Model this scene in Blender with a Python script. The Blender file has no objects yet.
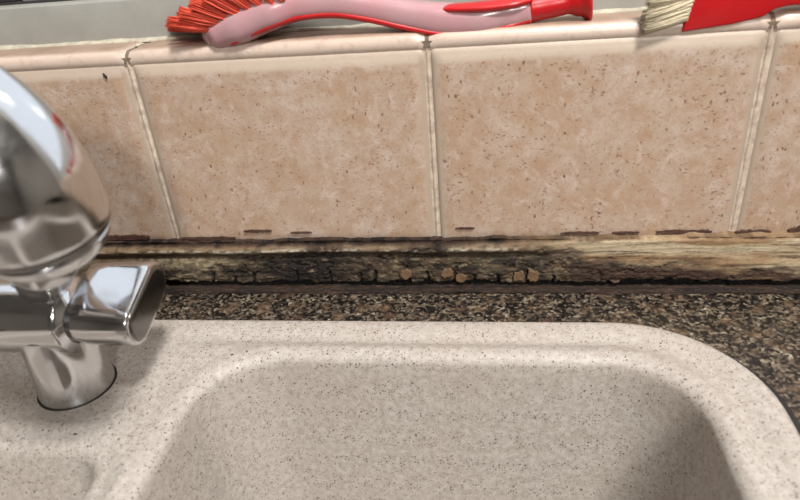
import bpy, bmesh, math, random
import numpy as np
from mathutils import Vector, Matrix

random.seed(7); RNG = np.random.default_rng(11)
SC = bpy.context.scene
COL = SC.collection

# ------------------------------------------------------------------ camera
# metres; X runs right along the tiled wall, Y into the wall (tile faces at Y=0), Z up from the worktop (Z=0)
F, PITCH, YAW, ROLL = 638.5, 0.5097, 0.1644, -0.0907
CP = Vector((0.0389, -0.4043, 0.2579))
fw = Vector((-math.sin(YAW)*math.cos(PITCH), math.cos(YAW)*math.cos(PITCH), -math.sin(PITCH)))
rt0 = Vector((math.cos(YAW), math.sin(YAW), 0)); up0 = rt0.cross(fw)
rt = math.cos(ROLL)*rt0 + math.sin(ROLL)*up0
up = -math.sin(ROLL)*rt0 + math.cos(ROLL)*up0
cam = bpy.data.cameras.new('camera'); camo = bpy.data.objects.new('camera', cam); COL.objects.link(camo)
cam.sensor_width = 36; cam.lens = F*36/800; cam.clip_start = 0.01
M3 = Matrix((rt, up, -fw)).transposed()
camo.matrix_world = Matrix.Translation(CP) @ M3.to_4x4()
cam.dof.use_dof = True; cam.dof.focus_distance = 0.47; cam.dof.aperture_fstop = 8
SC.camera = camo

def ray(px, py): return (px-400)/F*rt - (py-250)/F*up + fw
def on(px, py, axis, val):
    """the point a pixel's ray meets on the plane axis=val (a real surface of the scene)"""
    q = ray(px, py); t = (val - CP[axis])/q[axis]
    return CP + t*q

# ------------------------------------------------------------------ world, light, exposure
W = bpy.data.worlds.new('world'); SC.world = W; W.use_nodes = True
W.node_tree.nodes['Background'].inputs[0].default_value = (0.76, 0.81, 0.88, 1)
W.node_tree.nodes['Background'].inputs[1].default_value = 1.6
def area(name, loc, target, size, size_y, power, color):
    l = bpy.data.lights.new(name, 'AREA'); l.shape = 'RECTANGLE'; l.size = size; l.size_y = size_y
    l.energy = power; l.color = color
    o = bpy.data.objects.new(name, l); COL.objects.link(o); o.location = loc
    o.rotation_euler = (Vector(target)-Vector(loc)).to_track_quat('-Z', 'Y').to_euler()
    return o
area('ceiling_lamp', (0.46, -0.66, 1.55), (0, -0.10, 0.0), 0.26, 0.26, 41, (1.0, 0.98, 0.95))
area('far_ceiling_lamp', (0.75, -2.45, 1.45), (0, -0.05, 0.05), 0.26, 0.26, 38, (1.0, 0.97, 0.93))
SC.view_settings.view_transform = 'Standard'; SC.view_settings.look = 'None'
SC.view_settings.gamma = 1; SC.view_settings.use_curve_mapping = False
SC.view_settings.exposure = 0.0

# ------------------------------------------------------------------ helpers
def tag(o, label=None, cat=None, group=None, kind=None):
    if label: o['label'] = label
    if cat: o['category'] = cat
    if group: o['group'] = group
    if kind: o['kind'] = kind
    return o
def empty(name, loc=(0, 0, 0)):
    o = bpy.data.objects.new(name, None); COL.objects.link(o); o.location = loc; o.empty_display_size = .01
    return o
def mesh_obj(name, verts, faces, mat, parent=None, smooth=True, loc=None):
    me = bpy.data.meshes.new(name); me.from_pydata([tuple(v) for v in verts], [], faces); me.update()
    if smooth: me.polygons.foreach_set('use_smooth', [True]*len(me.polygons))
    if mat: me.materials.append(mat)
    o = bpy.data.objects.new(name, me); COL.objects.link(o)
    if loc is not None: o.location = loc
    if parent:
        o.parent = parent
        bpy.context.view_layer.update()
        o.matrix_parent_inverse = parent.matrix_world.inverted()
    return o
def grid_obj(name, P, mat, parent=None, mask=None, loc=None):
    """P: (n,m,3) array of points"""
    n, m = P.shape[:2]
    idx = np.arange(n*m).reshape(n, m)
    q = np.stack([idx[:-1, :-1], idx[1:, :-1], idx[1:, 1:], idx[:-1, 1:]], -1).reshape(-1, 4)
    if mask is not None:
        mk = (mask[:-1, :-1] & mask[1:, :-1] & mask[1:, 1:] & mask[:-1, 1:]).reshape(-1); q = q[mk]
    return mesh_obj(name, P.reshape(-1, 3).tolist(), q.tolist(), mat, parent, True, loc)
def bm_obj(name, bm, mat, parent=None, smooth=True):
    me = bpy.data.meshes.new(name); bmesh.ops.recalc_face_normals(bm, faces=bm.faces[:]); bm.to_mesh(me); bm.free()
    if smooth: me.polygons.foreach_set('use_smooth', [True]*len(me.polygons))
    me.materials.append(mat)
    o = bpy.data.objects.new(name, me); COL.objects.link(o)
    if parent:
        o.parent = parent; bpy.context.view_layer.update(); o.matrix_parent_inverse = parent.matrix_world.inverted()
    return o
def box_bm(x0, x1, y0, y1, z0, z1, bev=0.0, seg=3):
    bm = bmesh.new(); bmesh.ops.create_cube(bm, size=1)
    for v in bm.verts:
        v.co = Vector((x0+(v.co.x+.5)*(x1-x0), y0+(v.co.y+.5)*(y1-y0), z0+(v.co.z+.5)*(z1-z0)))
    if bev > 0: bmesh.ops.bevel(bm, geom=bm.edges[:], offset=bev, segments=seg, profile=.5, affect='EDGES')
    return bm
def catmull(pts, n):
    P = [Vector(p) for p in pts]; P = [2*P[0]-P[1]] + P + [2*P[-1]-P[-2]]
    out = []
    for i in range(1, len(P)-2):
        for k in range(n):
            t = k/n; a, b, c, d = P[i-1], P[i], P[i+1], P[i+2]
            out.append(.5*((2*b)+(c-a)*t+(2*a-5*b+4*c-d)*t*t+(3*b-a-3*c+d)*t**3))
    out.append(P[-2]); return out
def interp_list(vals, n):
    v = np.array(vals, float); t = np.linspace(0, len(v)-1, n)
    # smooth monotone-ish interpolation
    i = np.clip(t.astype(int), 0, len(v)-2); f = t-i; f = f*f*(3-2*f)
    return v[i]*(1-f)+v[i+1]*f
def tube(name, path, ra, rb, mat, parent=None, side=None, segs=32, cap=True, power=2.0):
    """sweep an ellipse (ra along 'side', rb across) along path; domed ends are given by the radii"""
    n = len(path); V = []; Fc = []
    for i, p in enumerate(path):
        t = (path[min(i+1, n-1)]-path[max(i-1, 0)]).normalized()
        s = Vector(side) if side is not None else (Vector((0, 1, 0)) if abs(t.y) < .9 else Vector((1, 0, 0)))
        s = (s - t*s.dot(t)).normalized(); u = t.cross(s)
        for k in range(segs):
            a = 2*math.pi*k/segs; c, d = math.cos(a), math.sin(a)
            if power != 2.0:
                c = math.copysign(abs(c)**(2/power), c); d = math.copysign(abs(d)**(2/power), d)
            V.append(p + s*(ra[i]*c) + u*(rb[i]*d))
    for i in range(n-1):
        for k in range(segs):
            k2 = (k+1) % segs
            Fc.append((i*segs+k, i*segs+k2, (i+1)*segs+k2, (i+1)*segs+k))
    if cap:
        Fc.append(tuple(range(segs-1, -1, -1))); Fc.append(tuple((n-1)*segs+k for k in range(segs)))
    return mesh_obj(name, V, Fc, mat, parent)
def lathe(name, prof, base, axis, mat, parent=None, segs=48):
    """prof: (radius, height) list along axis from base"""
    axis = Vector(axis).normalized(); base = Vector(base)
    s = axis.orthogonal().normalized(); u = axis.cross(s); V = []; Fc = []
    for r, h in prof:
        for k in range(segs):
            a = 2*math.pi*k/segs; V.append(base+axis*h+(s*math.cos(a)+u*math.sin(a))*max(r, 1e-5))
    for i in range(len(prof)-1):
        for k in range(segs):
            k2 = (k+1) % segs; Fc.append((i*segs+k, i*segs+k2, (i+1)*segs+k2, (i+1)*segs+k))
    return mesh_obj(name, V, Fc, mat, parent)

def _hash(ix, iy, seed):
    h = (ix.astype(np.int64)*374761393 + iy.astype(np.int64)*668265263 + seed*974634777) & 0x7fffffff
    h = ((h ^ (h >> 13))*1274126177) & 0x7fffffff
    return ((h ^ (h >> 16)) & 0xffff)/65535.0
def vnoise(x, y, seed=0):
    ix, iy = np.floor(x), np.floor(y); fx, fy = x-ix, y-iy
    fx = fx*fx*(3-2*fx); fy = fy*fy*(3-2*fy)
    a, b = _hash(ix, iy, seed), _hash(ix+1, iy, seed); c, d = _hash(ix, iy+1, seed), _hash(ix+1, iy+1, seed)
    return (a*(1-fx)+b*fx)*(1-fy)+(c*(1-fx)+d*fx)*fy
def fbm(x, y, seed=0, octv=4):
    s = 0; a = .5; tot = 0
    for o in range(octv):
        s = s+a*vnoise(x*2**o, y*2**o, seed+o*17); tot += a; a *= .55
    return s/tot
def sstep(a, b, x):
    t = np.clip((x-a)/(b-a), 0, 1); return t*t*(3-2*t)

# ------------------------------------------------------------------ materials
ALB = .74      # reflectance scale shared by every paint, stone and glaze
def s2l(c): return tuple(ALB*((v/255)/12.92 if v/255 < .04045 else ((v/255+.055)/1.055)**2.4) for v in c)
class NT:
    def __init__(s, name):
        s.m = bpy.data.materials.new(name); s.m.use_nodes = True; s.t = s.m.node_tree; s.n = s.t.nodes; s.l = s.t.links
        s.p = s.n['Principled BSDF']
    def add(s, typ, **kw):
        n = s.n.new(typ)
        for k, v in kw.items(): setattr(n, k, v)
        return n
    def coord(s, which='Object', scale=(1, 1, 1), rnd=False):
        tc = s.add('ShaderNodeTexCoord'); mp = s.add('ShaderNodeMapping'); mp.inputs['Scale'].default_value = scale
        s.l.new(tc.outputs[which], mp.inputs['Vector'])
        if rnd:
            oi = s.add('ShaderNodeObjectInfo'); mu = s.add('ShaderNodeMath', operation='MULTIPLY'); mu.inputs[1].default_value = 37.0
            s.l.new(oi.outputs['Random'], mu.inputs[0]); s.l.new(mu.outputs[0], mp.inputs['Location'])
        return mp.outputs[0]
    def noise(s, vec, scale, detail=3, rough=.55, dist=0):
        n = s.add('ShaderNodeTexNoise'); n.inputs['Scale'].default_value = scale; n.inputs['Detail'].default_value = detail
        n.inputs['Roughness'].default_value = rough; n.inputs['Distortion'].default_value = dist
        s.l.new(vec, n.inputs['Vector']); return n.outputs['Fac']
    def voro(s, vec, scale, feature='F1'):
        n = s.add('ShaderNodeTexVoronoi', feature=feature); n.inputs['Scale'].default_value = scale
        s.l.new(vec, n.inputs['Vector']); return n
    def ramp(s, fac, stops, interp='LINEAR'):
        r = s.add('ShaderNodeValToRGB'); e = r.color_ramp; e.interpolation = interp
        while len(e.elements) < len(stops): e.elements.new(.5)
        for el, (pos, c) in zip(e.elements, stops):
            el.position = pos; el.color = (*c, 1) if len(c) == 3 else c
        s.l.new(fac, r.inputs[0]); return r.outputs[0]
    def mix(s, fac, a, b, mode='MIX'):
        n = s.add('ShaderNodeMix', data_type='RGBA', blend_type=mode)
        for sock, v in ((n.inputs[0], fac), (n.inputs[6], a), (n.inputs[7], b)):
            if hasattr(v, 'node'): s.l.new(v, sock)
            elif isinstance(v, (int, float)): sock.default_value = v
            else: sock.default_value = (*v, 1)
        return n.outputs[2]
    def math(s, op, a, b=None):
        n = s.add('ShaderNodeMath', operation=op)
        for i, v in enumerate((a, b)):
            if v is None: continue
            if hasattr(v, 'node'): s.l.new(v, n.inputs[i])
            else: n.inputs[i].default_value = v
        return n.outputs[0]
    def attr(s, name): return s.add('ShaderNodeAttribute', attribute_name=name)
    def bump(s, h, strength, dist=.001):
        b = s.add('ShaderNodeBump'); b.inputs['Strength'].default_value = strength; b.inputs['Distance'].default_value = dist
        s.l.new(h, b.inputs['Height']); s.l.new(b.outputs[0], s.p.inputs['Normal'])
    def set(s, **kw):
        for k, v in kw.items():
            sock = s.p.inputs[k.replace('_', ' ')]
            if hasattr(v, 'node'): s.l.new(v, sock)
            elif isinstance(v, (tuple, list)): sock.default_value = (*v, 1) if len(v) == 3 else v
            else: sock.default_value = v
        return s.m
BW = lambda a, b: [(a, (0, 0, 0)), (b, (1, 1, 1))]

def mat_tile():
    t = NT('glazed_tile'); v = t.coord(rnd=True)
    big = t.ramp(t.noise(v, 22, 4, .6), BW(.38, .66)); mid = t.ramp(t.noise(v, 95, 4, .6), BW(.40, .66)); fine = t.noise(v, 620, 4, .7)
    c = t.mix(big, s2l((198, 171, 148)), s2l((208, 189, 174)))
    c = t.mix(t.math('MULTIPLY', mid, .70), c, s2l((188, 153, 124)))
    white = t.ramp(t.noise(v, 70, 6, .72, .6), BW(.52, .68))
    c = t.mix(t.math('MULTIPLY', white, .72), c, s2l((222, 203, 192)))
    fl = t.ramp(fine, BW(.50, .68)); c = t.mix(t.math('MULTIPLY', fl, .50), c, s2l((172, 136, 108)))
    # small brown pits and scratches in the glaze
    pits = None
    for sc, stretch, thr, rr, k, seed in ((340, (1, 1, 1.9), .60, .42, .70, 0), (240, (1.9, 1, 1), .74, .38, .85, 1), (560, (1.6, 1, 1), .52, .40, .55, 2)):
        vv = t.add('ShaderNodeMapping'); vv.inputs['Scale'].default_value = stretch; vv.inputs['Location'].default_value = (seed, seed*.7, seed*.3)
        vv.inputs['Rotation'].default_value = (0, .5-seed*.7, 0); t.l.new(v, vv.inputs[0])
        dn = t.add('ShaderNodeTexNoise'); dn.inputs['Scale'].default_value = 500; t.l.new(vv.outputs[0], dn.inputs['Vector'])
        dv = t.add('ShaderNodeVectorMath', operation='MULTIPLY_ADD'); t.l.new(dn.outputs['Color'], dv.inputs[0]); dv.inputs[1].default_value = (.0034,)*3; t.l.new(vv.outputs[0], dv.inputs[2])
        w = t.voro(dv.outputs[0], sc); sep = t.add('ShaderNodeSeparateColor'); t.l.new(w.outputs['Color'], sep.inputs[0])
        pit = t.math('MULTIPLY', t.math('LESS_THAN', w.outputs['Distance'], t.math('MULTIPLY', sep.outputs[1], rr)), t.math('GREATER_THAN', sep.outputs[0], thr))
        pit = t.math('MULTIPLY', pit, t.ramp(t.noise(v, 40+seed*17, 3), BW(.40, .58)))
        c = t.mix(t.math('MULTIPLY', pit, k), c, t.mix(sep.outputs[2], s2l((150, 100, 68)), s2l((104, 74, 56))))
        pits = pit if pits is None else t.math('MAXIMUM', pits, pit)
    pit = pits
    e = t.attr('edge').outputs['Fac']            # glazed border, with light caught along the top edge painted in
    e = t.math('MULTIPLY', e, .85)
    c = t.mix(e, c, s2l((216, 198, 180)))
    c = t.mix(t.math('MULTIPLY', t.attr('side').outputs['Fac'], .8), c, s2l((184, 166, 148)))
    t.bump(t.math('SUBTRACT', t.noise(v, 130, 4), t.math('MULTIPLY', pit, .8)), .25, .0008)
    return t.set(Base_Color=c, Roughness=.38, Specular_IOR_Level=.45)
def mat_ledge():
    t = NT('ledge_tile_glaze'); v = t.coord(rnd=True)
    c = t.mix(t.ramp(t.noise(v, 60, 4), BW(.35, .65)), s2l((170, 140, 118)), s2l((190, 162, 142)))  # flat top painted browner, its grazing-light shade put into the colour
    e = t.attr('edge').outputs['Fac']
    c = t.mix(e, c, s2l((226, 204, 188)))
    dirt = t.ramp(t.noise(v, 160, 4, .65), BW(.52, .72)); c = t.mix(t.math('MULTIPLY', dirt, .25), c, s2l((120, 95, 76)))
    return t.set(Base_Color=c, Roughness=.35)
def mat_grout():
    t = NT('grout'); v = t.coord()
    c = t.mix(t.ramp(t.noise(v, 140, 4, .7), BW(.38, .66)), s2l((224, 206, 186)), s2l((180, 160, 144)))
    return t.set(Base_Color=c, Roughness=.9)
def mat_plain(name, rgb, rough=.5, var=.0, scale=60, **kw):
    t = NT(name); c = s2l(rgb)
    v = t.coord(); n = t.noise(v, scale, 4)
    dk = tuple(x*(1-var) for x in c); lt = tuple(min(1, x*(1+var*.6)) for x in c)
    return t.set(Base_Color=t.mix(t.ramp(n, BW(.3, .7)), dk, lt), Roughness=rough, **kw)
def mat_sink():
    t = NT('composite_stone'); v = t.coord()
    c = t.mix(t.ramp(t.noise(v, 260, 4, .7), BW(.35, .66)), s2l((178, 168, 158)), s2l((206, 199, 191)))
    c = t.mix(t.math('MULTIPLY', t.ramp(t.noise(v, 9, 3), BW(.4, .7)), .35), c, s2l((188, 173, 160)))
    for sc, thr, rr, col, k in ((560, .45, .36, (128, 112, 98), .7), (520, .62, .34, (54, 47, 43), .85), (820, .45, .38, (90, 79, 70), .75)):
        w = t.voro(v, sc); sep = t.add('ShaderNodeSeparateColor'); t.l.new(w.outputs['Color'], sep.inputs[0])
        m = t.math('MULTIPLY', t.math('LESS_THAN', w.outputs['Distance'], t.math('MULTIPLY', sep.outputs[1], rr)), t.math('GREATER_THAN', sep.outputs[0], thr))
        c = t.mix(t.math('MULTIPLY', m, k), c, s2l(col))
    t.bump(t.noise(v, 500, 2), .06, .0005)
    return t.set(Base_Color=c, Roughness=.50, Specular_IOR_Level=.35)
def mat_granite():
    t = NT('speckled_worktop'); v = t.coord()
    n1 = t.noise(v, 120, 4, .7)
    dv = t.add('ShaderNodeVectorMath', operation='MULTIPLY_ADD'); nz = t.add('ShaderNodeTexNoise'); nz.inputs['Scale'].default_value = 240
    t.l.new(v, nz.inputs['Vector']); t.l.new(nz.outputs['Color'], dv.inputs[0]); dv.inputs[1].default_value = (.003, .003, .003); t.l.new(v, dv.inputs[2])
    w = t.voro(dv.outputs[0], 520); sep = t.add('ShaderNodeSeparateColor'); t.l.new(w.outputs['Color'], sep.inputs[0])
    val = t.math('ADD', t.math('MULTIPLY', sep.outputs[0], .66), t.math('MULTIPLY', t.ramp(n1, BW(.3, .7)), .34))
    c = t.ramp(val, [(0, s2l((18, 16, 16))), (.34, s2l((34, 31, 30))), (.44, s2l((58, 52, 47))), (.54, s2l((92, 82, 70))), (.66, s2l((112, 99, 83))), (.78, s2l((142, 131, 114))), (.89, s2l((184, 174, 158)))], 'CONSTANT')
    tan = t.ramp(t.noise(v, 75, 3), BW(.53, .62)); c = t.mix(t.math('MULTIPLY', tan, .40), c, s2l((116, 90, 70)))
    blk = t.ramp(t.noise(v, 170, 4, .6), BW(.55, .62)); c = t.mix(t.math('MULTIPLY', blk, .75), c, s2l((30, 27, 26)))
    return t.set(Base_Color=c, Roughness=.33)
def mat_vcol(name, rough=.85, bump=.3, spec=.25):
    t = NT(name); v = t.coord(scale=(.35, 1, 1))
    a = t.attr('col').outputs['Color']
    n = t.noise(v, 700, 4, .65)
    c = t.mix(t.math('MULTIPLY', t.ramp(n, BW(.48, .70)), .45), a, (.02, .015, .012))
    c = t.mix(t.math('MULTIPLY', t.ramp(t.noise(v, 1100, 2), BW(.58, .70)), .09), c, (.45, .38, .30))
    t.bump(n, bump, .0012)
    return t.set(Base_Color=c, Roughness=rough, Specular_IOR_Level=spec)
def mat_chrome():
    t = NT('chrome'); v = t.coord()
    r = t.ramp(t.noise(v, 90, 4, .6), [(.40, (.10, .10, .10)), (.70, (.22, .22, .22))])
    return t.set(Base_Color=(.66, .66, .67), Metallic=1.0, Roughness=r)
M = dict(tile=mat_tile(), ledge=mat_ledge(), grout=mat_grout(), sink=mat_sink(), granite=mat_granite(), wood=mat_vcol('rotten_wood'),
    chrome=mat_chrome(), frame=mat_plain('grey_window_frame', (176, 175, 168), .45, .08), caulk=mat_plain('old_caulk', (206, 198, 178), .7, .25, 220),
    sash=mat_plain('pale_sash', (186, 186, 182), .4, .05), rubber=mat_plain('dark_rubber', (50, 48, 47), .7, .2),
    plaster=mat_plain('plaster', (178, 172, 163), .9, .04), ceil=mat_plain('ceiling_paint', (190, 187, 182), .9, .02), floor=mat_plain('floor_tile', (120, 100, 84), .5, .15, 8),
    dark_ring=mat_plain('near_black', (34, 30, 28), .7, .3), red=mat_plain('red_plastic', (206, 22, 28), .32, .06, 40), bristle=mat_plain('red_bristle', (255, 98, 72), .6, .10, 200),
    cream=mat_plain('cream_bristle', (255, 240, 206), .8, .12, 300), bead=mat_plain('brown_bead', (66, 48, 38), .65, .5, 240), flake=mat_plain('brown_paint_flake', (84, 56, 44), .7, .4, 300),
    chip=mat_plain('bare_wood_chip', (126, 97, 68), .8, .35, 500), crumb=mat_plain('dark_crumb', (62, 42, 34), .8, .3, 900), cap=mat_plain('satin_cap', (150, 148, 146), .22, .06, 60, Metallic=1.0))
tg = NT('translucent_pink_plastic')
M['pink'] = tg.set(Base_Color=tg.mix(tg.ramp(tg.noise(tg.coord(), 30, 3), BW(.35, .65)), s2l((228, 168, 174)), s2l((222, 180, 184))), Roughness=.22, Transmission_Weight=.25, IOR=1.45, Specular_IOR_Level=.6)
tg = NT('window_glass'); tr = tg.add('ShaderNodeBsdfTransparent'); gl = tg.add('ShaderNodeBsdfGlossy'); gl.inputs['Roughness'].default_value = .02
mx = tg.add('ShaderNodeMixShader'); mx.inputs[0].default_value = .07
tg.l.new(tr.outputs[0], mx.inputs[1]); tg.l.new(gl.outputs[0], mx.inputs[2])
tg.l.new(mx.outputs[0], tg.n['Material Output'].inputs['Surface']); M['glass'] = tg.m

# ------------------------------------------------------------------ room shell (out of frame, lights and reflects)
def shell(name, x0, x1, y0, y1, z0, z1, mat): return tag(bm_obj(name, box_bm(x0, x1, y0, y1, z0, z1), mat, None, False), kind='structure')
shell('floor', -2.2, 2.0, -3.2, .12, -.95, -.90, M['floor'])
shell('ceiling', -2.2, 2.0, -3.2, .12, 1.60, 1.65, M['ceil'])
shell('wall_left', -2.25, -2.2, -3.2, .12, -.90, 1.60, M['plaster'])
shell('wall_right', 2.0, 2.05, -3.2, .12, -.90, 1.60, M['plaster'])
shell('wall_front', -2.2, 2.0, -3.25, -3.2, -.90, 1.60, M['plaster'])

# ------------------------------------------------------------------ tiled wall
ZT, ZB, LT = .1745, .0395, .1815          # tile top, tile bottom, ledge top
wall = tag(bm_obj('wall_back', box_bm(-2.2, 2.0, .0022, .12, -.90, ZT+.001), M['grout'], None, False), kind='structure')
def make_tile(w, h):
    nx, nz = 56, 42
    def axis(L, n):
        u = np.linspace(-1, 1, n); u = np.sign(u)*(1-(1-np.abs(u))**1.7); return u*L/2
    X, Z = np.meshgrid(axis(w, nx), axis(h, nz), indexing='ij')
    d = np.minimum(w/2-np.abs(X), h/2-np.abs(Z))
    rr = .004
    cx, cz = np.maximum(np.abs(X)-(w/2-rr), 0), np.maximum(np.abs(Z)-(h/2-rr), 0)
    dd = np.where((cx > 0) & (cz > 0), rr-np.sqrt(cx**2+cz**2), d)
    dd = np.maximum(dd, 0)
    Y = .0030*np.clip(1-dd/.0026, 0, 1)**2 + .0012*(1-sstep(.0015, .0100, dd))
    Y += (fbm(X*28+5, Z*28, 3)-.5)*.0007*sstep(.004, .014, dd)
    P = np.stack([X, Y, Z], -1)
    o = grid_obj('tile', P, M['tile'])
    dz_ = h/2-Z
    e = np.maximum((1-sstep(.0030, .0062, dd+(fbm(X*160, Z*160, 8)-.5)*.004))*.75, 1-sstep(.0085, .0120, dz_+(fbm(X*160, Z*160, 9)-.5)*.004))
    at = o.data.attributes.new('edge', 'FLOAT', 'POINT'); at.data.foreach_set('value', e.reshape(-1).astype(np.float32))
    sd_ = (1-sstep(.0028, .0058, w/2-np.abs(X)))*sstep(.004, .009, dz_)
    at = o.data.attributes.new('side', 'FLOAT', 'POINT'); at.data.foreach_set('value', sd_.reshape(-1).astype(np.float32))
    return o
GAP = .0026; TW = .2
ZTB = .0330
tile0 = make_tile(TW-GAP, ZT-ZTB-.0012)
def ledge_tile():
    prof = []                                   # (y, z) front edge round, then flat top to the frame
    r = .0062
    for k in range(9):
        a = -math.pi/2+math.pi/2*k/8*1.9 if False else -math.pi*.42+math.pi*.92*k/8
        prof.append((.0002+r-r*math.cos(a), LT-r+r*math.sin(a)))
    for k in range(1, 14): prof.append((prof[8][0]+(.060-prof[8][0])*k/13, LT))
    P = np.zeros((40, len(prof), 3)); E_ = np.zeros((40, len(prof)))
    for i, x in enumerate(np.linspace(-(TW-GAP)/2, (TW-GAP)/2, 40)):
        for j, (y, z) in enumerate(prof):
            de = min(x+(TW-GAP)/2, (TW-GAP)/2-x); drop = .0018*(1-sstep(0, .006, de))
            P[i, j] = (x, y+drop*.6, z-drop-.0012*sstep(.012, .05, y)); E_[i, j] = max(1-sstep(.0022, .0050, y), 1-sstep(.002, .006, de))
    o = grid_obj('ledge_tile', P[:, ::-1], M['ledge'])
    at = o.data.attributes.new('edge', 'FLOAT', 'POINT'); at.data.foreach_set('value', E_[:, ::-1].reshape(-1).astype(np.float32))
    return o
lt0 = ledge_tile()
def put(proto, first, loc, rot=0):
    o = proto if first else proto.copy()
    if not first: COL.objects.link(o)
    o.parent = wall; o.location = loc; o.rotation_euler.y = rot
    return o
for i, k in enumerate(range(-4, 4)):
    xc = (k+.5)*TW
    jig = {-2: (.0004, .0006, -.004), -1: (0, 0, .004), 0: (-.0003, 0, -.003), 1: (.0004, .0002, .002)}.get(k, (0, 0, 0))
    put(tile0, i == 0, (xc, jig[0], (ZT+ZTB)/2-.0006+jig[1]), jig[2])
    put(lt0, i == 0, (xc, 0, 0), 0)
M['ledgegrout'] = mat_plain('dirty_grout', (134, 116, 98), .9, .4, 300)
# uneven grout in the vertical joints and across the ledge
def grout_line(x):
    n = 90; V = []; z = np.linspace(ZB-.002, ZT-.0005, n); r = random.random()*50
    hw = .0013+.0005*(fbm(z*260+r, z*0, 5)-.5)*2; y = .0013+.0010*(fbm(z*180+r, z*0+3, 6)-.5)
    P = np.zeros((n, 5, 3))
    for j, s in enumerate((-1.25, -.6, 0, .6, 1.25)):
        P[:, j, 0] = x+hw*s; P[:, j, 1] = y+.0016*abs(s)**2*.6; P[:, j, 2] = z
    grid_obj('grout_line', P, M['grout'], wall)
    prof = [(.0016+.0062*(1-math.cos(a)), LT-.0011-.0062+.0062*math.sin(a)) for a in np.linspace(-.9, math.pi/2, 10)]
    prof += [(y_, LT-.0011-.0012*float(sstep(.012, .05, y_))) for y_ in np.linspace(.010, .05, 24)]
    P = np.zeros((len(prof), 5, 3))
    for i_, (y_, z_) in enumerate(prof):
        wob = .0007*(float(fbm(np.array(i_*.9+r), np.array(1.), 9))-.5)
        for j, s in enumerate((-1.25, -.6, 0, .6, 1.25)):
            P[i_, j] = (x+.0017*s+wob, y_+abs(s)*.0003, z_-.0005*abs(s)+wob)
    grid_obj('ledge_grout', P, M['ledgegrout'], wall)
bm_obj('ledge_joint', box_bm(-.8, .8, .0012, .004, ZT-.0022, ZT+.0018), M['ledgegrout'], wall, False)
for k in range(-3, 4): grout_line(k*TW)

# ------------------------------------------------------------------ window above the ledge
win = tag(empty('window_1', (0, .05, LT)), kind='structure')
YF = .037
bm_obj('frame_rail', box_bm(-.90, .80, YF, .075, LT-.003, .2085, .0015), M['frame'], win)
bm_obj('frame_track', box_bm(-.90, .80, YF+.014, .085, .200, .2098, .0005), M['rubber'], win)
x0, x1, x2 = on(16, 5, 1, .056)[0], on(26, 5, 1, .056)[0], on(62, 4, 1, .056)[0]
bm_obj('sash_stile', box_bm(x0-.03, x0, .056, .075, .2095, 1.2, .001), M['rubber'], win)
bm_obj('sash_rail', box_bm(-.90, x0-.03, .053, .075, .2095, .262, .0015), M['sash'], win)
bm_obj('pane', box_bm(-.90, x0-.03, .062, .066, .262, 1.2), M['glass'], win, False)
bm_obj('sash_stile', box_bm(x1, x2-.0015, .053, .075, .2095, 1.2, .0015), M['sash'], win)
bm_obj('sash_rail', box_bm(x2+.0015, .80, .053, .075, .2095, .262, .0015), M['sash'], win)
bm_obj('pane', box_bm(x2, .80, .062, .066, .262, 1.2), M['glass'], win, False)
bm_obj('frame_head', box_bm(-.90, .80, YF, .085, 1.2, 1.25, .002), M['frame'], win)
shell('wall_back_upper', -2.2, 2.0, .045, .12, 1.25, 1.60, M['plaster'])
shell('wall_back_left', -2.2, -.90, .0, .12, ZT+.001, 1.25, M['plaster'])
shell('wall_back_right', .80, 2.0, .0, .12, ZT+.001, 1.25, M['plaster'])
n = 700; xs = np.linspace(-.85, .78, n); cr = .0016+.0016*fbm(xs*70, xs*0, 21)
P = np.zeros((n, 6, 3))
for j in range(6):
    a = math.pi/2*j/5; P[:, j, 0] = xs; P[:, j, 1] = YF+.0005-cr*1.7*math.cos(a); P[:, j, 2] = LT-.0014+cr*1.1*math.sin(a)
grid_obj('caulk_bead', P, M['caulk'], win)

# ------------------------------------------------------------------ worktop with a cut-out for the sink
def rrect(cx, cy, hx, hy, r, n=24):
    pts = []
    for (sx, sy, a0) in ((1, 1, 0), (-1, 1, 90), (-1, -1, 180), (1, -1, 270)):
        for k in range(n+1):
            a = math.radians(a0+90*k/n); pts.append((cx+sx*(hx-r)+r*math.cos(a), cy+sy*(hy-r)+r*math.sin(a)))
    return pts
OX0, OX1, OY0, OY1, OR = -.40, .1925, -.490, -.0538, .080
ocx, ocy, ohx, ohy = (OX0+OX1)/2, (OY0+OY1)/2, (OX1-OX0)/2, (OY1-OY0)/2
inner = rrect(ocx, ocy, ohx-.010, ohy-.010, OR-.010)
WX0, WX1, WY0, WY1 = -1.6, 1.3, -.60, .001
V = []; Fc = []
for (x, y) in inner:
    dx, dy = x-ocx, y-ocy
    ts = [((WX1 if dx > 0 else WX0)-ocx)/dx if abs(dx) > 1e-9 else 1e9, ((WY1 if dy > 0 else WY0)-ocy)/dy if abs(dy) > 1e-9 else 1e9]
    t = min(ts); ox, oy = ocx+dx*t, ocy+dy*t
    V += [(x, y, -.038), (x, y, 0), (ox, oy, 0), (ox, oy, -.038)]
N = len(inner)
for i in range(N):
    j = (i+1) % N
    for k in range(4): Fc.append((4*i+k, 4*j+k, 4*j+(k+1) % 4, 4*i+(k+1) % 4))
for (cx_, cy_) in ((WX1, WY1), (WX0, WY1), (WX0, WY0), (WX1, WY0)):      # square corners
    best = sorted(range(N), key=lambda i: abs(V[4*i+2][0]-cx_)+abs(V[4*i+2][1]-cy_))
    i1 = best[0]
    for nb in ((i1+1) % N, (i1-1) % N):
        a, b = V[4*i1+2], V[4*nb+2]
        if abs(a[0]-b[0]) > 1e-6 and abs(a[1]-b[1]) > 1e-6:
            q = len(V); V += [(cx_, cy_, 0)]; Fc.append((4*i1+2, 4*nb+2, q))
bmw = bmesh.new(); vs = [bmw.verts.new(v) for v in V]
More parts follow.
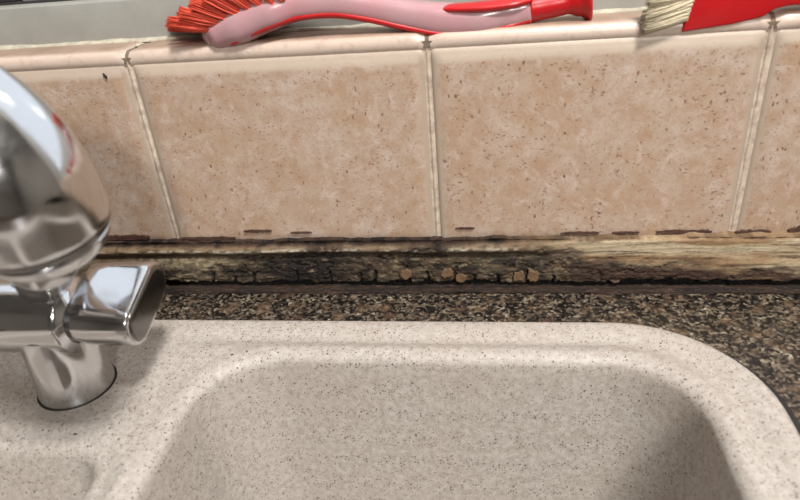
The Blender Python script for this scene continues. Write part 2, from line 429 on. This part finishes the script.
for f in Fc:
    try: bmw.faces.new([vs[k] for k in f])
    except ValueError: pass
wt = bm_obj('worktop', bmw, M['granite'], None, False)
tag(wt, 'dark brown speckled granite-look worktop behind and around the beige sink', 'worktop')

# ------------------------------------------------------------------ sink: one moulded surface, two bowls
sink = tag(empty('composite_sink', (ocx, ocy, 0)), 'beige speckled stone composite sink with a large bowl and a half bowl', 'sink')
def sdf(X, Y, x0, x1, y0, y1, r):
    qx = np.abs(X-(x0+x1)/2)-((x1-x0)/2-r); qy = np.abs(Y-(y0+y1)/2)-((y1-y0)/2-r)
    return np.sqrt(np.maximum(qx, 0)**2+np.maximum(qy, 0)**2)+np.minimum(np.maximum(qx, qy), 0)-r
def bowl_depth(t, depth, lip, draft, bot):
    """t: distance inside the lip. rounded lip, drafted wall, rounded bottom"""
    sl = math.tan(math.radians(90-draft)); tl = lip*math.sin(math.atan(sl))
    tt = np.clip(t, 0, tl); z = lip-np.sqrt(np.maximum(lip*lip-tt*tt, 0))
    z = np.where(t > tl, lip-math.sqrt(lip*lip-tl*tl)+(t-tl)*sl, z)
    k = bot                                      # smooth minimum with the floor
    h = np.clip(.5+.5*(depth-z)/k, 0, 1)
    return (depth*(1-h)+z*h)-k*h*(1-h)*0.5
def axis_pts(segs):
    out = []
    for a, b, st in segs: out.append(np.arange(a, b, st))
    return np.unique(np.round(np.concatenate(out), 6))
gx = axis_pts(((OX0-.001, -.30, .003), (-.30, .200, .0014), (-.148, -.127, .0005), (.137, .1605, .0005)))
gy = axis_pts(((OY0-.001, -.24, .004), (-.24, OY1+.0012, .0010), (-.109, -.088, .0005)))
GX, GY = np.meshgrid(gx, gy, indexing='ij')
so = sdf(GX, GY, OX0, OX1, OY0, OY1, OR)
sb = sdf(GX, GY, -.1460, .1590, -.450, -.0893, .057)
sh = sdf(GX, GY, -.320, -.1620, -.450, -.1715, .030)
t = -so
Z = .0066*np.sqrt(np.clip(1-(1-np.clip(t/.006, 0, 1))**2, 0, 1))          # rounded outer edge
groove = np.exp(-((t-.0225)/.0075)**2)*.0026*sstep(.0, .004, sb)
# the tap deck is wider: fade the groove where the bowl is far away
Z -= groove*(1-sstep(.030, .060, sb))
Z += .0008*np.exp(-((sb-.0040)/.0045)**2) + .0010*np.exp(-((sh-.0105)/.004)**2) - .0009*sstep(.009, .001, sh)
Zb = np.where(sb < 0, bowl_depth(-sb, .165, .0075, 5.5, .05), 0)
Zh = np.where(sh < 0, bowl_depth(-sh, .085, .008, 14, .04), 0)
Z = Z-Zb-Zh
Z = np.where(so > 0, -.004*np.clip(so/.0012, 0, 1), Z)
basin = grid_obj('basin', np.stack([GX, GY, Z], -1), M['sink'], sink, mask=so < .0011)
g_out, g_in = rrect(ocx, ocy, ohx+.0042, ohy+.0042, OR+.004), rrect(ocx, ocy, ohx-.001, ohy-.001, OR-.001)
V = [(x, y, .0003) for x, y in g_out]+[(x, y, .0016) for x, y in g_in]; N = len(g_out)
mesh_obj('dark_ring', V, [(i, (i+1) % N, N+(i+1) % N, N+i) for i in range(N)], M['dark_ring'], sink)  # thin dark ring along the outer edge of the sink
# drain of the large bowl
lathe('drain', [(.044, .0), (.043, .0025), (.036, .002), (.033, -.004), (.012, -.006), (.0, -.006)], (0.005, -.30, -.1650), (0, 0, 1), M['chrome'], sink)

# ------------------------------------------------------------------ rotten wooden strip between worktop and tiles
strip = tag(empty('wooden_strip', (0, -.006, 0)), 'rotten blackened wooden strip with flaking paint below the tiles', 'wood strip')
xs = np.arange(-.62, .62, .0006); zs = np.arange(.0, .0418, .00055)
X, ZZ = np.meshgrid(xs, zs, indexing='ij')
ZZ = ZZ*(.0402+.0016*(fbm(X*70, X*0, 33, 5)-.5)*2+.0012*sstep(.55, .7, fbm(X*22, X*0, 34)))/.0418
warp = (fbm(X*14, ZZ*40, 31)-.5)*.0022
z = ZZ+warp
left = 1-sstep(.045, .12, X)                       # the moulded ridge survives on the left part
ridge = np.exp(-((z-.0328)/.0024)**2)*.0026
groov = np.exp(-((z-.0275)/.0022)**2)*.0012
grain = (fbm(X*60, z*900, 41, 4)-.5); rough = (fbm(X*330, z*620, 42, 4)-.5); pitn = fbm(X*150, z*330, 43, 3)
rot_h = np.interp(X, [-.40, -.27, -.20, -.15, -.10, 0.0, .06, .095, .14, .20, .30], [.013, .012, .018, .027, .034, .033, .030, .028, .0225, .0170, .0140])
rot = sstep(.006, -.007, z-rot_h-(fbm(X*45, z*120, 44)-.5)*.022)
core = np.exp(-((X+.100)/.045)**2)*sstep(.004, .010, z)*sstep(.034, .024, z)   # blackest patch
crack = sstep(.0012, .0022, z+.0010*grain*2)*sstep(.0076, .0060, z-.0012*sstep(.05, .12, X)-.0022*(fbm(X*120, X*0, 45)-.5)*2)
topgap = sstep(.0352, .0366, z+(fbm(X*90, X*0, 46)-.5)*.0018-.0026*sstep(.03, .12, X))
Y = -.0058 - left*ridge + left*groov - .0030*sstep(.030, .008, z) - (1-left)*.0022
Y += .0060*crack + .0028*topgap*sstep(.0418, .0380, z) 
Y += rot*(rough*.0020 - grain*.0010) + (1-rot)*grain*.0006
Y += .0016*rot*sstep(.60, .72, pitn)
vc = np.zeros_like(X)
for px, y0, y1 in ((214, 274, 284), (255, 272, 285), (298, 272, 285), (331, 270, 285), (362, 274, 285), (376, 272, 285), (410, 274, 285), (428, 272, 284), (455, 272, 283), (475, 275, 284), (498, 274, 285), (527, 271, 283), (553, 275, 284), (236, 277, 285)):
    a, b = on(px, y1, 1, -.009), on(px, y0, 1, -.009)
    xc = a.x+(fbm(z*300+px, z*0, 47)-.5)*.003
    vc = np.maximum(vc, np.exp(-((X-xc)/.0010)**2)*sstep(a.z-.002, a.z, z)*sstep(b.z+.0015, b.z-.0015, z))
Y += vc*.0030
Y[:, -1] = .003
C_ = lambda c: np.array(s2l(c))
def lay(base, col, m): return base*(1-m[..., None])+C_(col)*m[..., None]
col = np.ones(X.shape+(3,))*C_((184, 161, 128))
tone = fbm(X*16, z*160, 51, 5)
col = lay(col, (202, 184, 154), sstep(.48, .66, tone)); col = lay(col, (146, 112, 80), sstep(.50, .36, tone)*.75)
col = lay(col, (160, 122, 84), np.exp(-((X+.235)/.03)**2)*.7*sstep(.024, .032, z))
streak = fbm(X*38, z*800, 52, 4); col = lay(col, (88, 66, 50), sstep(.60, .74, streak)*.75)
# face of the left part: grey green weathered wood
lf = sstep(.085, .02, X+(fbm(X*40, z*90, 53)-.5)*.08)*sstep(.0295, .0265, z)
col = lay(col, (124, 109, 86), lf*.85)
col = lay(col, (172, 157, 128), lf*sstep(-.11, -.17, X)*sstep(.36, .55, tone)*.9)
speck = fbm(X*330, z*520, 54, 3); col = lay(col, (66, 56, 45), lf*sstep(.46, .64, speck)*.6)
# pale old paint left on the ridge
col = lay(col, (118, 96, 74), left*sstep(.0275, .0300, z)*(.55+.3*sstep(-.22, -.17, X)))
xw = np.interp(X, [-.3, -.2, -.12, -.08, 0, .03, .09], [.1, .45, .6, 1, 1, .5, .15])
rp = xw*left*np.exp(-((z-.0328)/.0013)**2)*sstep(.36, .56, fbm(X*60, z*260, 55))*(sstep(-.30, -.20, X)); col = lay(col, (214, 205, 184), np.clip(rp*1.5, 0, 1))
sp2 = fbm(X*210, z*600, 68, 3); col = lay(col, (70, 56, 44), left*np.exp(-((z-.0328)/.003)**2)*sstep(.50, .62, sp2)*.85)
col = lay(col, (62, 48, 38), left*np.exp(-((z-.0284)/.0022)**2)*.8*sstep(.3, .5, fbm(X*70, z*200, 64)+.1))
# rot
mot = fbm(X*95, z*260, 56, 4)
col = lay(col, (72, 56, 44), rot*.85*sstep(.24, .48, mot+.12)); col = lay(col, (36, 28, 24), rot*sstep(.42, .58, mot)*.95)
col = lay(col, (66, 62, 50), rot*sstep(.56, .68, fbm(X*70, z*120, 57))*.5*(np.abs(X-.02) < .09))
col = lay(col, (24, 19, 18), np.clip(core*.95*sstep(.22, .46, mot+.12), 0, 1))
col = lay(col, (150, 134, 108), rot*sstep(.62, .74, fbm(X*260, z*520, 58, 3))*.5*(1-core))
brown = sstep(.07, .12, X)*sstep(.0205, .0150, z+(fbm(X*30, z*200, 67)-.5)*.010-.004*sstep(.16, .09, X)); col = lay(col, (64, 44, 36), brown*.92*sstep(.3, .55, fbm(X*50, z*300, 61)))
col = lay(col, (16, 13, 12), np.clip(crack*1.2, 0, 1)); col = lay(col, (14, 11, 10), vc)
rx_ = sstep(.02, .13, X+(fbm(X*60, z*200, 66)-.5)*.08)[..., None]
tgc = rx_*C_((138, 104, 74))+(1-rx_)*C_((58, 41, 34))
m = topgap[..., None]*(.92-.25*rx_); col = col*(1-m)+tgc*m
col = lay(col, (26, 20, 18), topgap*sstep(.48, .60, fbm(X*120, z*300, 59))*np.where(X < .05, .9, .35))
plank = grid_obj('plank', np.stack([X, Y, ZZ], -1), M['wood'], strip)
at_ = plank.data.attributes.new('col', 'FLOAT_COLOR', 'POINT')
at_.data.foreach_set('color', np.concatenate([col, np.ones(X.shape+(1,))], -1).reshape(-1).astype(np.float32))
# dark half-round bead along the foot
xb = np.arange(-.62, .62, .0011); P = np.zeros((len(xb), 12, 3)); cb = np.zeros((len(xb), 12, 3))
for j in range(12):
    a = math.pi*(.62*j/11)
    rr_ = .0031+.0008*(fbm(xb*55, xb*0+j*.35, 71)-.5)*2+.0006*(fbm(xb*260, xb*0+j*.8, 72)-.5)*2
    P[:, j, 0] = xb; P[:, j, 1] = -.0095-rr_*1.75*math.cos(a)*np.where(a < 9, 1, 1); P[:, j, 2] = .0002+rr_*1.05*math.sin(a)
    n1 = fbm(xb*40, xb*0+j*.5, 73, 4); c = np.ones((len(xb), 3))*C_((52, 38, 31))
    c = lay(c, (34, 26, 22), sstep(.45, .62, n1)); c = lay(c, (84, 64, 52), sstep(.60, .75, fbm(xb*90, xb*0+j*.9, 74, 3))*.7); cb[:, j] = c
bead = grid_obj('foot_bead', P[:, ::-1], M['wood'], strip)
at_ = bead.data.attributes.new('col', 'FLOAT_COLOR', 'POINT')
at_.data.foreach_set('color', np.concatenate([cb[:, ::-1], np.ones(cb.shape[:2]+(1,))], -1).reshape(-1).astype(np.float32))
def flake(name, cx, cz, hw, hh, y, mat, th=.0006, seed=0, n=16):
    rnd = random.Random(seed); bm = bmesh.new(); f, b = [], []
    ph = [rnd.uniform(.55, 1.12) for _ in range(n)]
    for k in range(n):
        a = 2*math.pi*k/n; c, s = math.cos(a), math.sin(a)
        c = math.copysign(abs(c)**.8, c); s = math.copysign(abs(s)**.8, s)
        x, z_ = cx+hw*c*(.9+.1*ph[k]), cz+hh*s*ph[k]
        f.append(bm.verts.new((x*.97+cx*.03, y-th*rnd.uniform(.7, 1.3), z_*.97+cz*.03))); b.append(bm.verts.new((x, y+.0012, z_)))
    bm.faces.new(f); bm.faces.new(b[::-1])
    for k in range(n): bm.faces.new((f[k], b[k], b[(k+1) % n], f[(k+1) % n]))
    return bm_obj(name, bm, mat, strip, False)
for i, (px, py, w, h) in enumerate(((406, 275, 12, 9), (447, 274, 12, 9), (461, 278.5, 11, 8), (519, 277, 11, 11), (533, 276.5, 11, 11))):
    p = on(px, py, 1, -.0105); flake('wood_chip', p.x, p.z, w/2*.00074, h/2*.00086, -.0096, M['chip'], .0009, 100+i)
for i, (xa, xb_, py, h) in enumerate(((243, 272, 231.5, 3.2), (290, 312, 233, 2), (655, 713, 232.5, 4.5), (735, 772, 233, 5), (788, 830, 231, 9), (560, 600, 233.5, 3), (612, 640, 233, 2.5), (455, 475, 228.5, 2.5), (100, 150, 238, 5), (180, 236, 239, 4))):
    a, b = on(xa, py, 1, -.001), on(xb_, py, 1, -.001)
    flake('paint_flake', (a.x+b.x)/2, a.z, (b.x-a.x)/2, h/2*.00082, -.0008, M['flake'], .0005, 200+i, 44)

# ------------------------------------------------------------------ tap
FB = Vector((-.2175, -.1270, .0062))
tap = tag(empty('mixer_tap', FB), 'chrome mixer tap with a thick raised spout standing on the sink deck', 'tap')
BZ, BY = .0580, -.1245
lathe('base', [(.0, .0), (.0222, .0), (.0225, .0010), (.0221, .0030), (.0214, .012), (.0210, .024), (.0206, .034), (.0196, .044), (.0175, .054), (.0, .060)], FB, (0, 0, 1), M['chrome'], tap)
lathe('base_ring', [(.0215, -.0008), (.0233, -.0006), (.0233, .0006), (.0215, .0009)], FB, (0, 0, 1), M['dark_ring'], tap)  # thin dark ring around the foot of the base
body_path = [Vector((-.335+(.136)*k/30, BY, BZ)) for k in range(31)]
rb = [.0222]*31
for k, r in ((0, .014), (1, .0195)): rb[k] = r
tube('body', body_path, rb, rb, M['chrome'], tap)
# lever cap: a flattened capsule section running along X, tilted up towards the wall
def stadium(hl, r, tilt, n=14):
    pts = []
    for k in range(n+1): a = -math.pi/2+math.pi*k/n; pts.append((hl+r*math.cos(a), r*math.sin(a)))
    for k in range(n+1): a = math.pi/2+math.pi*k/n; pts.append((-hl+r*math.cos(a), r*math.sin(a)))
    c, s = math.cos(tilt), math.sin(tilt)
    return [(x*c-y*s, x*s+y*c) for x, y in pts]
TILT = math.radians(19)
HC = Vector((0, -.1165, .0615))
def sweep_stadium(name, stations, mat, parent):
    V, Fc = [], []; n = None
    for x, hl, r in stations:
        st = stadium(hl, r, TILT); n = len(st); V += [(x, HC.y+a, HC.z+b) for a, b in st]
    for i in range(len(stations)-1):
        for k in range(n): Fc.append((i*n+k, i*n+(k+1) % n, (i+1)*n+(k+1) % n, (i+1)*n+k))
    Fc.append(tuple(range(n-1, -1, -1))); Fc.append(tuple((len(stations)-1)*n+k for k in range(n)))
    o = mesh_obj(name, V, Fc, mat, parent)
    md = o.modifiers.new('edge_split', 'EDGE_SPLIT'); md.split_angle = math.radians(50)
    return o
HX = -.1600
lever = sweep_stadium('lever', [(-.1985, .0125, .0120), (-.1975, .0130, .0132), (-.185, .0138, .0134), (-.168, .0140, .0133), (HX-.0012, .0140, .0132), (HX-.0003, .0140, .0127), (HX, .0140, .0120)], M['chrome'], tap)
sweep_stadium('end_cap', [(HX-.001, .0140, .0112), (HX+.0002, .0140, .0110), (HX+.0010, .0140, .0098), (HX+.0013, .0138, .0080)], M['cap'], lever)
# spout: neck out of the body, collar, thick head that arches over to the left
S0 = Vector((-.2290, -.1080, .0700)); S1 = CP+ray(40, 250)*.272; S2 = CP+ray(34, 240)*.262
neck_path = catmull([S0, S0.lerp(S1, .35), S0.lerp(S1, .7), S1], 8)
tube('neck', neck_path, interp_list([.0150, .0150, .0160, .0170], len(neck_path)), interp_list([.0150, .0150, .0160, .0170], len(neck_path)), M['chrome'], tap)
lathe('saddle', [(.0190, -.004), (.0180, .004), (.0170, .010), (.0160, .014)], S0.lerp(S1, .02), S1-S0, M['chrome'], tap)
def head_pt(px, py, D): return CP+ray(px, py)*D
hp = catmull([head_pt(50, 246, .276), head_pt(38, 222, .266), head_pt(17, 184, .255), head_pt(-14, 148, .250), head_pt(-66, 114, .248), head_pt(-130, 108, .250), head_pt(-190, 135, .256)], 10)
nh = len(hp); rr_ = np.full(nh, .0285)
rr_[:10] = [.0165, .0205, .0228, .0243, .0254, .0263, .0270, .0275, .0279, .0283]
tube('collar', hp[:9], rr_[:9], rr_[:9], M['chrome'], tap, segs=56)
seam = [.0279]*3
tube('seam', hp[8:11], seam, seam, M['cap'], tap, segs=56)
r2 = np.full(nh-9, .0286); r2[0] = .0276; r2[-1] = .022; 
sp = tube('spout', hp[9:], r2, r2, M['chrome'], tap, segs=56)

# ------------------------------------------------------------------ dish brush lying on the ledge
YB = .014
def bp(px, py, Y=YB): return on(px, py, 1, Y)
brush = tag(empty('dish_brush', bp(330, 34)), 'red-bristled dish brush with a curved translucent pink handle on the ledge', 'brush')
PX = [(207, 38, 5), (213, 35, 10), (224, 31, 13), (244, 23.5, 14.5), (270, 12, 14), (300, 4, 12), (335, 2.5, 10.5), (370, 7.5, 10), (405, 14, 11), (440, 19, 12.5), (475, 19.5, 12), (505, 14.5, 11), (530, 9.5, 9.5)]
pth = catmull([bp(a, b) for a, b, c in PX], 6); k = .00080
rv = interp_list([c*k for a, b, c in PX], len(pth)); rd = interp_list([.006, .012, .018, .020, .018, .013, .0105, .010, .011, .012, .012, .010, .008], len(pth))
tube('handle', pth, rd, rv, M['pink'], brush, side=(0, 1, 0), segs=28, power=2.6)
low = [bp(a, b+c*.92) for a, b, c in PX[2:]]
lp = catmull(low, 6); tube('red_underside', lp, interp_list([.010, .017, .0165, .0125, .0103, .0102, .0108, .0115, .0115, .0098, .007], len(lp)), interp_list([.0018, .0030, .0033, .0033, .0033, .0033, .0034, .0036, .0034, .0033, .003], len(lp)), M['red'], brush, side=(0, 1, 0), segs=20)
gp = catmull([bp(528, 9.5), bp(548, 6), bp(566, 2.5), bp(578, 0), bp(588, -2), bp(591, -2.5)], 5)
tube('grip_end', gp, interp_list([.0078, .0072, .0068, .0085, .0115, .0085], len(gp)), interp_list([.0078, .0074, .0070, .0095, .0142, .0125], len(gp)), M['red'], brush, side=(0, 1, 0))
ip = catmull([bp(436, 9.0, YB-.004), bp(455, 8.0, YB-.0055), bp(485, 6.5, YB-.0055), bp(512, 3.0, YB-.005), bp(530, -.5, YB-.003)], 5)
tube('grip_inlay', ip, interp_list([.003, .007, .008, .008, .006], len(ip)), interp_list([.0008, .0026, .0032, .0030, .0022], len(ip)), M['red'], brush, side=(0, 1, 0), segs=20)
def tuft(name, root, tip, r0, r1, n, mat, parent, seed, thick=.00042):
    rnd = random.Random(seed); V, Fc = [], []
    ax = (tip-root); L = ax.length; ax.normalize(); s = ax.orthogonal().normalized(); u = ax.cross(s)
    for i in range(n):
        a, q = rnd.uniform(0, 2*math.pi), math.sqrt(rnd.random()); o = s*math.cos(a)*q+u*math.sin(a)*q
        p0 = root+o*r0; p2 = tip+o*r1-ax*rnd.uniform(0, .10)*L; p1 = p0.lerp(p2, .5)+o*rnd.uniform(-.1, .2)*r1
        b = len(V)
        for p, w in ((p0, 1), (p1, .95), (p2, .6)):
            for kk in range(3):
                an = 2*math.pi*kk/3; V.append(p+(s*math.cos(an)+u*math.sin(an))*thick*w)
        for rI in range(2):
            for kk in range(3):
                k2 = (kk+1) % 3; Fc.append((b+rI*3+kk, b+rI*3+k2, b+rI*3+3+k2, b+rI*3+3+kk))
        Fc.append((b+6, b+7, b+8))
    return mesh_obj(name, V, Fc, mat, parent)
cnt = 0
for j, dy in enumerate((-.013, -.0045, .004, .012)):
    for i in range(8):
        f = i/7; rx, ry = 217+f*66, 29-f*29
        a = math.radians(172-f*52+(j % 2)*3)
        ln = 50
        tx, ty = rx+ln*math.cos(a), ry-ln*math.sin(a)*.92
        tuft('bristle_tuft', bp(rx, ry, YB+dy), bp(tx, ty, YB+dy*1.5), .0019, .0042, 60, M['bristle'], brush, 300+cnt); cnt += 1

# ------------------------------------------------------------------ red brush with cream bristles at the right
YP = -.001
pb = tag(empty('pastry_brush', on(720, 26, 1, YP)), 'flat red brush with frayed cream bristles at the right end of the ledge', 'brush')
outl = [(681, 33), (700, 30), (732, 25), (763, 17.5), (776, 9.5), (790, 6), (815, 5), (850, 4), (850, -22), (815, -24), (785, -26), (755, -30), (720, -30), (702, -24), (692, 0)]
def slab(name, outl, yf, yb, mat, parent, bev=.0016):
    bm = bmesh.new(); f = [bm.verts.new(on(x, y, 1, yf)) for x, y in outl]
    face = bm.faces.new(f); ex = bmesh.ops.extrude_face_region(bm, geom=[face])
    bmesh.ops.translate(bm, verts=[e for e in ex['geom'] if isinstance(e, bmesh.types.BMVert)], vec=(0, yb-yf, 0))
    bmesh.ops.recalc_face_normals(bm, faces=bm.faces[:])
    bmesh.ops.bevel(bm, geom=bm.edges[:], offset=bev, segments=3, profile=.5, affect='EDGES')
    o = bm_obj(name, bm, mat, parent)
    md = o.modifiers.new('edge_split', 'EDGE_SPLIT'); md.split_angle = math.radians(60)
    return o
slab('handle', outl, YP, YP+.014, M['red'], pb)
cnt = 0
for j, dy in enumerate((-.0005, .0035, .008)):
    for i in range(7):
        f = i/6; rx, ry = 687+f*9, 17-f*27
        ln = random.uniform(40, 50); tx, ty = rx-ln, ry+random.uniform(11, 18)
        if f > .7: ty -= random.uniform(4, 14)
        tuft('bristle_tuft', on(rx, ry, 1, YP+dy), on(tx, ty, 1, YP+dy*1.2-.002), .0020, .0034, 60, M['cream'], pb, 700+cnt, .00040); cnt += 1

# ------------------------------------------------------------------ crumbs and specks
def crumb(name, p, size, label, cat, group=None, rot=0, mat='crumb', seed=0):
    bm = bmesh.new(); bmesh.ops.create_icosphere(bm, subdivisions=2, radius=1); rnd = random.Random(seed)
    for v in bm.verts:
        j = 1+rnd.uniform(-.18, .18); v.co = Vector((v.co.x*size[0]*j, v.co.y*size[1]*j, v.co.z*size[2]*j))
    bmesh.ops.rotate(bm, verts=bm.verts[:], cent=(0, 0, 0), matrix=Matrix.Rotation(rot, 3, 'Z'))
    o = bm_obj(name, bm, M[mat]); o.location = p; return tag(o, label, cat, group)
def rim(px, py, z=.0062): return on(px, py, 2, z)
crumb('crumb', rim(183, 371), (.0022, .0006, .0005), 'thin brown crumb on the sink rim right of the tap', 'crumb', None, .5, seed=1)
crumb('crumb', rim(232, 355, .0070), (.0011, .0009, .0007), 'left dark crumb of a pair at the back left bowl edge', 'crumb', None, .2, seed=2)
crumb('crumb', rim(247, 352, .0070), (.0010, .0008, .0007), 'right dark crumb of a pair at the back left bowl edge', 'crumb', None, 1.2, seed=3)
crumb('crumb', rim(75, 434, .0065), (.0012, .0006, .0005), 'black crumb on the ridge above the half bowl', 'crumb', None, .1, seed=4)
crumb('crumb', rim(105, 411, .0062), (.0011, .0007, .0005), 'brown crumb on the deck just below the tap base', 'crumb', None, .4, seed=5)
s = on(105, 76, 1, -.0004)
sd = crumb('seed', s, (.0011, .0007, .0020), 'small dark seed stuck on the upper tile edge beside the tap', 'seed', None, 0, seed=6); sd.rotation_euler.y = -.5
crumb('plaster_bit', on(138, 45, 2, LT+.0003), (.0024, .0018, .0012), 'pale greenish crumb on the ledge at the left tile joint', 'crumb', None, .4, 'caulk', seed=7)
crumb('screw_head', on(615, 16.5, 1, YF-.0035), (.0011, .0005, .0011), 'tiny black dot at the foot of the grey window frame', 'screw', None, 0, 'dark_ring', seed=8)
